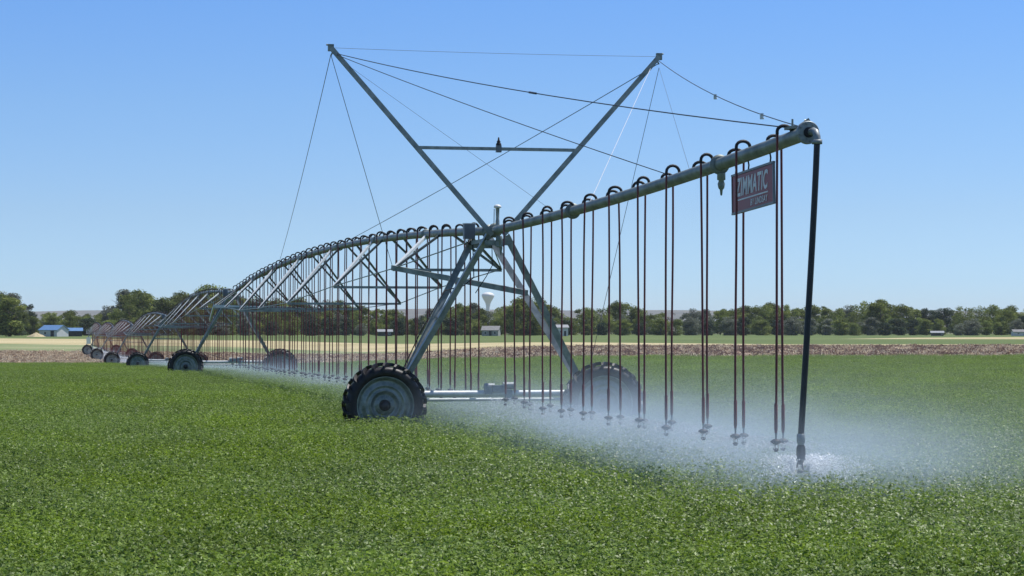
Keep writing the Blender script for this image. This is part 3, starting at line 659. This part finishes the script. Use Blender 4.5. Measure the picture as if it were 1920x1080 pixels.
# special trees first
tree(18, 640, 545, 'green', 'big round dark green tree at the left edge of the photo', 1.15, name='cottonwood_tree')
tree(243, 735, 541, 'loose', 'tall tree with loose separated crown rising above the left belt', .85, name='cottonwood_tree')
tree(985, 700, 554, 'green', 'full round green tree right of the water tower', 1.1, name='cottonwood_tree')
tree(1650, 735, 556, 'green', 'highest tree of the right hand belt', 1.1, name='cottonwood_tree')
tree(865, 715, 563, 'green', 'broad green tree left of the water tower', 1.05, name='cottonwood_tree')
px = -60
while px < 1990:                                                    # back row carries the skyline
    s_ = sil(px); skip = (1046 < px < 1076) or (752 < px < 800)
    tree(px, rnd.uniform(780, 830), (s_ if not skip else 590) + rnd.uniform(-2, 9), pick(px)); px += rnd.uniform(15, 24)
px = -50
while px < 1990:                                                    # middle row, lower
    s_ = sil(px); lo = 617 - (617 - s_) * rnd.uniform(.45, .85)
    tree(px, rnd.uniform(735, 775), max(s_ + 4, lo), pick(px)); px += rnd.uniform(24, 36)
px = -45
while px < 1990:                                                    # front row of shrubby trees
    if not ((60 < px < 158) or (896 < px < 946) or (1750 < px < 1775) or (712 < px < 736)):
        tree(px, rnd.uniform(695, 725), rnd.uniform(592, 606), rnd.choice(['dark', 'green', 'dark', 'yellow', 'grey']), None, 1.5)
    px += rnd.uniform(24, 40)

# ------------------------------------------------------------------ farm buildings
M['blueroof'] = mat('blue_metal_roof', (0.12, 0.24, 0.44), 0.5, 0.1, var=.1, scale=2)
M['wall_w'] = mat('pale_metal_siding', (0.60, 0.60, 0.60), 0.6, 0, var=.06, scale=2)
M['wall_d'] = mat('dark_shed_boards', (0.04, 0.05, 0.06), 0.8, 0, var=.2, scale=2)
M['wall_g'] = mat('weathered_grey_siding', (0.30, 0.30, 0.29), 0.7, 0, var=.1, scale=2)
M['roof_g'] = mat('grey_shingles', (0.20, 0.20, 0.20), 0.8, 0, var=.2, scale=2)
M['roof_w'] = mat('white_metal_roof', (0.30, 0.31, 0.32), 0.5, 0, var=.05, scale=2)
M['glassd'] = mat('dark_window_glass', (0.02, 0.025, 0.03), 0.15, 0, var=.1, scale=2)
M['straw'] = mat('straw_pile', (0.48, 0.40, 0.24), 0.95, 0, var=.2, scale=2, bump=.5)
def house(name, px, D, w, d, hw, hr, rz, wallm, roofm, label, cat, wins=(), doors=()):
    x = (px - 960) / 4107 * D; g = ground(x, D); e = empty(name, (x, D, g), rz); tag(e, label, cat)
    m = MB(); m.add([(-w/2, -d/2, -.3), (w/2, -d/2, -.3), (w/2, d/2, -.3), (-w/2, d/2, -.3), (-w/2, -d/2, hw), (w/2, -d/2, hw), (w/2, d/2, hw), (-w/2, d/2, hw), (-w/2, 0, hr), (w/2, 0, hr)],
          [(0, 1, 5, 4), (2, 3, 7, 6), (1, 2, 6, 9, 5), (3, 0, 4, 8, 7)]); m.build('wall', wallm, e)
    m = MB(); ov = .3; sl_ = (hr - hw) / (d / 2); ze = hw - sl_ * ov
    for s_ in (-1, 1):
        a = [(-w/2-ov, s_*(d/2+ov), ze+.03), (w/2+ov, s_*(d/2+ov), ze+.03), (w/2+ov, 0, hr+.03), (-w/2-ov, 0, hr+.03)]
        b = [(q[0], q[1], q[2] + .12) for q in a]; m.add(a + b, [(0, 1, 2, 3), (4, 5, 6, 7), (0, 1, 5, 4), (2, 3, 7, 6), (1, 2, 6, 5), (3, 0, 4, 7)])
    m.build('roof', roofm, e)
    for (side, u, z, ww, hh) in wins:
        m = MB(); c = (u, -d/2 - .02, z) if side == 'f' else (w/2 + .02, u, z)
        m.box(c, (ww, .06, hh) if side == 'f' else (.06, ww, hh)); o = m.build('window', M['glassd'], e)
        m = MB()
        for k in (-1, 1):
            if side == 'f': m.box((u, -d/2 - .04, z + k * hh / 2), (ww + .2, .1, .1)); m.box((u + k * ww / 2, -d/2 - .04, z), (.1, .1, hh - .11))
            else: m.box((w/2 + .04, u, z + k * hh / 2), (.1, ww + .2, .1)); m.box((w/2 + .04, u + k * ww / 2, z), (.1, .1, hh - .11))
        m.build('window_frame', M['wall_w'], o)
    for (u, ww, hh) in doors:
        m = MB(); m.box((u, -d/2 - .03, hh / 2), (ww, .07, hh)); m.build('door', M['wall_d'], e)
    return e
house('barn', 101, 640, 6.6, 5.2, 1.9, 3.2, R(-28), M['wall_w'], M['blueroof'], 'small pale barn with bright blue roof left of the far towers', 'barn', [('f', -1.0, 1.0, .7, .7)], [(1.6, 1.2, 1.7)])
house('shed', 139, 650, 4.6, 4.2, 1.6, 2.4, R(12), M['wall_d'], M['blueroof'], 'dark open shed with blue roof right of the barn', 'shed', [], [(0.3, 2.6, 1.5)])
house('farmhouse', 921, 668, 5.0, 5.2, 1.7, 2.9, R(-8), M['wall_g'], M['roof_g'], 'grey roofed farmhouse among trees below the water tower', 'house', [('f', -1.4, .9, .7, .8), ('f', 1.5, .9, .7, .8)], [(0.1, .8, 1.5)])
house('house', 1053, 640, 3.2, 3.4, 2.5, 3.2, R(10), M['wall_w'], M['roof_w'], 'tiny white roofed house in the gap right of the water tower', 'house', [('f', -.6, 1.3, .5, .6)], [(.7, .6, 1.5)])
house('shed', 722, 668, 4.2, 3, 1.3, 1.9, R(5), M['wall_d'], M['roof_w'], 'low dark shed with white roof behind the first span', 'shed', [('f', 1.2, .8, .6, .5)], [(-.6, 1.2, 1.2)])
house('shed', 1757, 668, 3.6, 2.4, .9, 1.35, R(-6), M['wall_d'], M['roof_w'], 'low white roofed shed under the right hand trees', 'shed', [('f', 1.4, .7, .6, .4)], [(-.9, 1.1, 1.0)])
house('shed', 1915, 664, 5.5, 3.0, 1.2, 1.8, R(4), M['wall_w'], M['roof_g'], 'low grey shed at the right edge of the photo', 'shed', [('f', -1.4, .7, .6, .4)], [(.9, 1.1, 1.0)])
m = MB(); rs = np.random.RandomState(3)
vs = []; fs = []; n1, n2 = 28, 8
for j in range(n2 + 1):
    for i in range(n1):
        a = 2 * math.pi * i / n1; t = j / n2; rr = (1 - t) * (1 + .12 * math.sin(3 * a) + .08 * math.sin(7 * a + 1)); vs.append((2.9 * rr * math.cos(a), 1.8 * rr * math.sin(a), -.2 + 1.45 * (t ** .9) + .05 * rs.normal()))
for j in range(n2):
    for i in range(n1): i2 = (i + 1) % n1; fs.append((j*n1+i, j*n1+i2, (j+1)*n1+i2, (j+1)*n1+i))
m.add(vs, fs, 0, True); o = m.build('straw_heap', M['straw']); x = (68 - 960) / 4107 * 620; o.location = (x, 620, ground(x, 620)); tag(o, 'pale heap of straw left of the blue roofed barn', 'heap')
# water tower
D = 2500; x = (915 - 960) / 4107 * D; wt = empty('water_tower', (x, D, 0)); tag(wt, 'white water tower with flared bowl tank above the trees', 'water tower')
m = MB(); m.lathe([(.01, 44.2), (2.5, 44.0), (5, 43.2), (6.9, 41.8), (7.3, 40.6), (7.2, 39.4), (5.6, 36.4), (3.6, 33), (2.4, 29.5), (2.3, 28)], (0, 0, 0), UP, 32); m.build('tank', M['white'], wt)
m = MB(); m.lathe([(2.3, 28), (2.0, 20), (2.0, 6), (3.4, 0), (3.4, -1)], (0, 0, 0), UP, 24); m.build('stem', M['white'], wt)

# ------------------------------------------------------------------ ground cover through geometry nodes
def instancer(name, pts, rots, scls, meshes, label, cat):
    col = bpy.data.collections.new(name + '_plants')
    for i, me in enumerate(meshes):
        o = bpy.data.objects.new(name + '_tuft', me); col.objects.link(o)
    me = bpy.data.meshes.new(name); me.vertices.add(len(pts)); me.vertices.foreach_set('co', np.array(pts, dtype=np.float32).ravel())
    a = me.attributes.new('rotz', 'FLOAT_VECTOR', 'POINT'); a.data.foreach_set('vector', np.array(rots, dtype=np.float32).ravel())
    a = me.attributes.new('scl', 'FLOAT_VECTOR', 'POINT'); a.data.foreach_set('vector', np.array(scls, dtype=np.float32).ravel())
    ob = bpy.data.objects.new(name, me); C.objects.link(ob)
    g = bpy.data.node_groups.new(name, 'GeometryNodeTree')
    g.interface.new_socket('Geometry', in_out='INPUT', socket_type='NodeSocketGeometry'); g.interface.new_socket('Geometry', in_out='OUTPUT', socket_type='NodeSocketGeometry')
    N = g.nodes; gi = N.new('NodeGroupInput'); go = N.new('NodeGroupOutput')
    ci = N.new('GeometryNodeCollectionInfo'); ci.inputs['Collection'].default_value = col; ci.inputs['Separate Children'].default_value = True; ci.inputs['Reset Children'].default_value = True
    ip = N.new('GeometryNodeInstanceOnPoints'); ip.inputs['Pick Instance'].default_value = True
    na = N.new('GeometryNodeInputNamedAttribute'); na.data_type = 'FLOAT_VECTOR'; na.inputs[0].default_value = 'rotz'
    nb = N.new('GeometryNodeInputNamedAttribute'); nb.data_type = 'FLOAT_VECTOR'; nb.inputs[0].default_value = 'scl'
    er = N.new('FunctionNodeEulerToRotation'); g.links.new(na.outputs[0], er.inputs[0])
    rv = N.new('FunctionNodeRandomValue'); rv.data_type = 'INT'; 
    for s_ in rv.inputs:
        if s_.type == 'INT' and s_.name == 'Min': s_.default_value = 0
        if s_.type == 'INT' and s_.name == 'Max': s_.default_value = len(meshes) - 1
    g.links.new(gi.outputs[0], ip.inputs['Points']); g.links.new(ci.outputs[0], ip.inputs['Instance'])
    g.links.new(er.outputs[0], ip.inputs['Rotation']); g.links.new(nb.outputs[0], ip.inputs['Scale'])
    g.links.new([s_ for s_ in rv.outputs if s_.type == 'INT'][0], ip.inputs['Instance Index']); g.links.new(ip.outputs[0], go.inputs[0])
    md = ob.modifiers.new('scatter', 'NODES'); md.node_group = g
    ob['kind'] = 'stuff'; tag(ob, label, cat); return ob
def alfalfa_patch(seed, rad=.72, stems=290, h=.53):
    rs = np.random.RandomState(seed); C_, N_, S_, T_ = [], [], [], []
    for k in range(stems):
        a = rs.uniform(0, 6.283); r = rad * math.sqrt(rs.uniform()); bx_, by_ = r * math.cos(a), r * math.sin(a)
        lx, ly = rs.normal() * .07, rs.normal() * .07; hh = h * rs.uniform(.6, 1.12); nl = rs.randint(4, 8); tt = rs.uniform()
        for q in range(nl):
            t = 1 - .52 * (q / nl) ** 1.1; az = rs.uniform(0, 6.283); out = .012 + .045 * (1 - t) + .015
            cx = bx_ + lx * t + out * math.cos(az); cy = by_ + ly * t + out * math.sin(az); cz = hh * t
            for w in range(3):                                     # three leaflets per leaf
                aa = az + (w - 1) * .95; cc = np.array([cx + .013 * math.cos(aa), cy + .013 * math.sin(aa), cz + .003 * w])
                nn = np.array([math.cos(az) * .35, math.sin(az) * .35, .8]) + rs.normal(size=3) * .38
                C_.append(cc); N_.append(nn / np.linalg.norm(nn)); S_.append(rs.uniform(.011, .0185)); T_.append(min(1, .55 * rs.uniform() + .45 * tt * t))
    C_ = np.array(C_); N_ = np.array(N_)
    return quads_mesh('alfalfa_tuft', C_, N_, np.array(S_), np.array(T_), M['alf'], rs, 1.15)
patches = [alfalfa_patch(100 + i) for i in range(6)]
rs = np.random.RandomState(5)
pts, rots, scls = [], [], []
def nz(x, y): return (math.sin(x * 1.3 + 2 * math.sin(y * .7)) + math.sin(y * .9 + 1.7 * math.sin(x * .8)) + math.sin(x * .37 + y * .29)) / 3
y = 7.0
while y < 192:
    step = .82 if y < 60 else 1.0 if y < 110 else 1.25
    hw = .27 * y + 7
    x = -hw - (6 if y > 30 else 0)
    while x < hw:
        X = x + rs.uniform(-.3, .3); Y = y + rs.uniform(-.3, .3)
        if Y < interp(B_crop, X / max(Y, 60)) - .3 + rs.uniform(-1.5, 1.5) + 1.5 * math.sin(X * .35) * math.sin(X * .13 + 1):
            k = 1 + .045 * nz(X, Y) + rs.uniform(-.10, .10)
            # the wheels press a narrow track through the crop
            pts.append((X, Y, ground(X, Y) - .02)); rots.append((0, 0, rs.uniform(0, 6.28))); scls.append((1, 1, k))
        x += step
    y += step
print('alfalfa instances', len(pts))
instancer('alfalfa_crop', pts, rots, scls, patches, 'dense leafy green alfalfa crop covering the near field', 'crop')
# residue and clods on the bare field
def residue_patch(seed, m, h, w, n, sz, asp):
    rs = np.random.RandomState(seed); c = np.stack([rs.normal(size=n) * w, rs.normal(size=n) * w, np.abs(rs.normal(size=n)) * h * .5 + .03], 1)
    nr = rs.normal(size=(n, 3)) * np.array([1, 1, .4]); nr /= np.linalg.norm(nr, axis=1)[:, None]
    return quads_mesh('residue_tuft', c, nr, rs.uniform(.6, 1.3, n) * sz, rs.uniform(0, 1, n), m, rs, asp)
rmesh = [residue_patch(200, M['residue'], .16, .22, 16, .085, 1.3), residue_patch(201, M['residue'], .2, .14, 12, .1, 1.4), residue_patch(202, M['residue'], .12, .30, 18, .07, 1.2),
         residue_patch(203, M['clod'], .11, .35, 26, .10, 1.0), residue_patch(204, M['clod'], .12, .3, 22, .12, 1.0), residue_patch(205, M['clod'], .10, .45, 30, .10, 1.0)]
pts, rots, scls = [], [], []
for i in range(34000):
    u = rs.uniform(-.32, .32); a = interp(B_crop, u) + 1; b = interp(B_soil, u)
    yy = math.sqrt(rs.uniform(a * a, b * b)); yy = a + (b - a) * (rs.uniform() ** 1.15 if rs.uniform() > .3 or u > -.03 else rs.uniform() * .18); xx = u * yy
    if rs.uniform() > .6 + .5 * nz(xx * .12, yy * .06): continue
    k = rs.uniform(.6, 1.35); pts.append((xx, yy, ground(xx, yy))); rots.append((0, 0, rs.uniform(0, 6.28))); scls.append((k, k, k))
print('residue', len(pts))
instancer('crop_residue', pts, rots, scls, rmesh, 'pale straw litter and clods strewn over the pinkish bare soil', 'crop residue')

pts, rots, scls = [], [], []
for i in range(16000):
    u = rs.uniform(-.32, -.0); a = interp(B_crop, u) + 1; b = interp(B_soil, u)
    t_ = rs.uniform() * .14 if rs.uniform() < .35 else rs.uniform(); yy = a + (b - a) * t_; xx = u * yy
    if rs.uniform() > (.35 + 2.2 * -u) + .5 * nz(xx * .2, yy * .08): continue
    k = rs.uniform(.7, 1.5); pts.append((xx, yy, ground(xx, yy))); rots.append((0, 0, rs.uniform(0, 6.28))); scls.append((k, k, k))
instancer('straw_litter', pts, rots, scls, rmesh[:3], 'dense pale straw litter on the bare soil left of the machine', 'straw litter')

# ------------------------------------------------------------------ water: drifting mist and droplets
def mist(name, L0, L1, b0, b1, z1, dens, label, zsc=.37, sl_=1.25, sr=1.75, stepr=1.0, gz=0.0, far=False):
    m = MB(); mid = P((L0 + L1) / 2, 0, 0)
    n = 16
    rows = []
    for i in range(n + 1):
        L = L0 + (L1 - L0) * i / n
        rows.append((L, ground(*P(L, 0, 0)[:2])))
    ln = L1 - L0
    vs = [];
    for (L, g) in rows:
        for (b, z) in ((b0, .03), (b1, .03), (b1, z1), (b0, z1)): vs.append((L, b, z + g))
    fs = [(3, 2, 1, 0), tuple(4 * n + k for k in (0, 1, 2, 3))]
    for i in range(n):
        for e in range(4): e2 = (e + 1) % 4; fs.append((4*i+e, 4*i+e2, 4*i+4+e2, 4*i+4+e))
    m.add(vs, fs)
    ma = bpy.data.materials.new(name); ma.use_nodes = True; n_ = ma.node_tree; n_.nodes.remove(n_.nodes['Principled BSDF'])
    pv = n_.nodes.new('ShaderNodeVolumePrincipled'); n_.links.new(pv.outputs[0], n_.nodes['Material Output'].inputs['Volume'])
    pv.inputs['Color'].default_value = (.72, .85, 1.0, 1); pv.inputs['Anisotropy'].default_value = .25
    t = n_.nodes.new('ShaderNodeTexCoord'); sp = n_.nodes.new('ShaderNodeSeparateXYZ'); n_.links.new(t.outputs['Object'], sp.inputs[0])
    def mt(op, a, b=None, c=None, clamp=False):
        q = n_.nodes.new('ShaderNodeMath'); q.operation = op; q.use_clamp = clamp
        for i, v in enumerate((a, b, c)):
            if v is None: continue
            if isinstance(v, (int, float)): q.inputs[i].default_value = v
            else: n_.links.new(v, q.inputs[i])
        return q.outputs[0]
    Lx, bx_, zx = sp.outputs[0], sp.outputs[1], sp.outputs[2]
    left = mt('EXPONENT', mt('MULTIPLY', mt('POWER', mt('DIVIDE', mt('MINIMUM', bx_, 0.0), sl_), 2.0), -1.0))
    right = mt('EXPONENT', mt('MULTIPLY', mt('POWER', mt('DIVIDE', mt('MAXIMUM', bx_, 0.0), sr), 2.0), -1.0))
    hgt = mt('ADD', mt('MULTIPLY', mt('MAXIMUM', bx_, 0.0), .12), zsc)        # plume thickens downwind
    zz = mt('EXPONENT', mt('MULTIPLY', mt('POWER', mt('DIVIDE', mt('MAXIMUM', mt('SUBTRACT', zx, .62), 0.0), hgt), 1.6), -1.0))
    ns = n_.nodes.new('ShaderNodeTexNoise'); ns.inputs['Scale'].default_value = 1.1; ns.inputs['Detail'].default_value = 4
    mp = n_.nodes.new('ShaderNodeMapping'); mp.inputs['Scale'].default_value = (.8, .6, 1.5); n_.links.new(t.outputs['Object'], mp.inputs[0]); n_.links.new(mp.outputs[0], ns.inputs[0])
    nn = mt('MULTIPLY_ADD', ns.outputs[0], 4.2, -1.3, True)
    edge = mt('MULTIPLY', mt('DIVIDE', mt('SUBTRACT', L1, Lx), 1.6, None, True), mt('DIVIDE', mt('SUBTRACT', b1, bx_), 3.0, None, True))
    d = mt('MULTIPLY', mt('MULTIPLY', mt('MULTIPLY', left, right), mt('MULTIPLY', zz, nn)), mt('MULTIPLY', edge, dens))
    if not far:                                                     # the last spans of hose throw the most water
        d = mt('MULTIPLY', d, mt('MULTIPLY_ADD', mt('DIVIDE', mt('ADD', Lx, 6.0), 21.0, None, True), .88, .12))
    n_.links.new(d, pv.inputs['Density'])
    o = m.build(name, ma); o.matrix_world = Matrix(((DV.x, PV.x, 0, TX), (DV.y, PV.y, 0, TY), (0, 0, 1, 0), (0, 0, 0, 1)))
    o['kind'] = 'stuff'; tag(o, label, 'water mist')
    return o
mist('spray_mist', -40, 19.0, -4.5, 8, 2.6, .46, 'pale blue spray mist drifting right from the near hoses')
mist('spray_mist', -300, -40, -2.5, 4, 0.9, .03, 'low white spray along the wheels of the far spans', .2, 1.2, 2.0, far=True)
M['water'] = mat('falling_water', (0.85, 0.9, 0.95), 0.15, 0, spec=.8)
def droplets(name, src, label, n_per, near):
    rs = np.random.RandomState(9); cen, dr, sz = [], [], []
    for (c, L) in src:
        k = n_per(L)
        for i in range(k):
            a = rs.uniform(0, 6.283); v = rs.uniform(1.5, 5.0); t = rs.uniform(0, .33) ** 1; vz = rs.uniform(-.3, .8)
            dx, dy = math.cos(a) * v + 1.6 * t * PV.x * 3, math.sin(a) * v
            z = c.z - .12 + vz * t - 4.9 * t * t
            if z < .38 + (c.z - .93): continue
            cen.append((c.x + dx * t, c.y + dy * t, z)); dr.append((dx, dy, vz - 9.8 * t)); sz.append(rs.uniform(.0012, .0034))
    cen = np.array(cen); dr = np.array(dr); dr /= np.linalg.norm(dr, axis=1)[:, None]; sz = np.array(sz)
    n = len(cen); r = rs.normal(size=(n, 3)); t1 = np.cross(dr, r); t1 /= np.linalg.norm(t1, axis=1)[:, None]; t2 = np.cross(dr, t1)
    ln = (sz * rs.uniform(2, 11, n))[:, None]; s = sz[:, None]
    v = np.stack([cen - dr * ln, cen + t1 * s, cen + (-.5 * t1 + .87 * t2) * s, cen + (-.5 * t1 - .87 * t2) * s, cen + dr * ln * .6], 1).reshape(-1, 3)
    fi = np.array([[0, 2, 1], [0, 3, 2], [0, 1, 3], [4, 1, 2], [4, 2, 3], [4, 3, 1]]); f = (np.arange(n)[:, None, None] * 5 + fi[None]).reshape(-1)
    me = bpy.data.meshes.new(name); me.vertices.add(5 * n); me.vertices.foreach_set('co', v.ravel()); nf = 6 * n
    me.loops.add(3 * nf); me.loops.foreach_set('vertex_index', f); me.polygons.add(nf); me.polygons.foreach_set('loop_start', np.arange(nf) * 3)
    me.materials.append(M['water']); me.update(calc_edges=True)
    o = bpy.data.objects.new(name, me); C.objects.link(o); o['kind'] = 'stuff'; tag(o, label, 'water drops'); return o
droplets('water_drops', NOZ, 'fine water drops thrown out by the sprinklers', lambda L: 1700 if L > 0 else 400 if L > -30 else 60 if L > -120 else 0, True)
# splash under the end hose
rs = np.random.RandomState(4); cen = []; n = 15000
sp0 = bx + Vector((0, 0, -.36)); a = rs.uniform(0, 6.283, n); t = rs.uniform(0, .26, n); v = rs.uniform(.5, 2.6, n); vz = rs.uniform(.1, 1.7, n)
cen = np.stack([sp0.x + np.cos(a) * v * t + .5 * t, sp0.y + np.sin(a) * v * t, sp0.z + .02 + vz * t - 4.9 * t * t], 1); cen = cen[(cen[:, 2] > .40) & (np.hypot(cen[:, 0] - sp0.x, cen[:, 1] - sp0.y) > .07)]; cen = cen[~((np.abs(cen[:, 0] - sp0.x) < .07) & (cen[:, 1] < sp0.y))]
n = len(cen); sz = rs.uniform(.002, .007, n)[:, None]; d = np.array([[1, 0, 0], [-.5, .87, 0], [-.5, -.87, 0], [0, 0, 1.6], [0, 0, -1]])
rot = rs.uniform(.5, 1.5, (n, 5, 3)); v = (cen[:, None, :] + d[None] * sz[:, :, None] * rot).reshape(-1, 3)
fi = np.array([[0, 1, 3], [1, 2, 3], [2, 0, 3], [1, 0, 4], [2, 1, 4], [0, 2, 4]]); f = (np.arange(n)[:, None, None] * 5 + fi[None]).reshape(-1)
me = bpy.data.meshes.new('water_splash'); me.vertices.add(5 * n); me.vertices.foreach_set('co', v.ravel()); nf = 6 * n
me.loops.add(3 * nf); me.loops.foreach_set('vertex_index', f); me.polygons.add(nf); me.polygons.foreach_set('loop_start', np.arange(nf) * 3)
me.materials.append(M['water']); me.update(calc_edges=True)
o = bpy.data.objects.new('water_splash', me); C.objects.link(o); o['kind'] = 'stuff'; tag(o, 'white water splashing out under the thick black end hose', 'water splash')

# ------------------------------------------------------------------ summer haze between the camera and the plateau
m = MB(); m.box((0, 4150, 42.5), (15000, 8700, 91)); hz = m.build('haze', bpy.data.materials.new('haze')); hm = hz.data.materials[0]; hm.use_nodes = True
n_ = hm.node_tree; n_.nodes.remove(n_.nodes['Principled BSDF']); pv = n_.nodes.new('ShaderNodeVolumePrincipled'); n_.links.new(pv.outputs[0], n_.nodes['Material Output'].inputs['Volume'])
pv.inputs['Color'].default_value = (.80, .88, 1, 1); pv.inputs['Density'].default_value = HAZE; hz['kind'] = 'stuff'; tag(hz, 'thin bluish summer haze over the fields', 'haze')
hm.cycles.homogeneous_volume = True
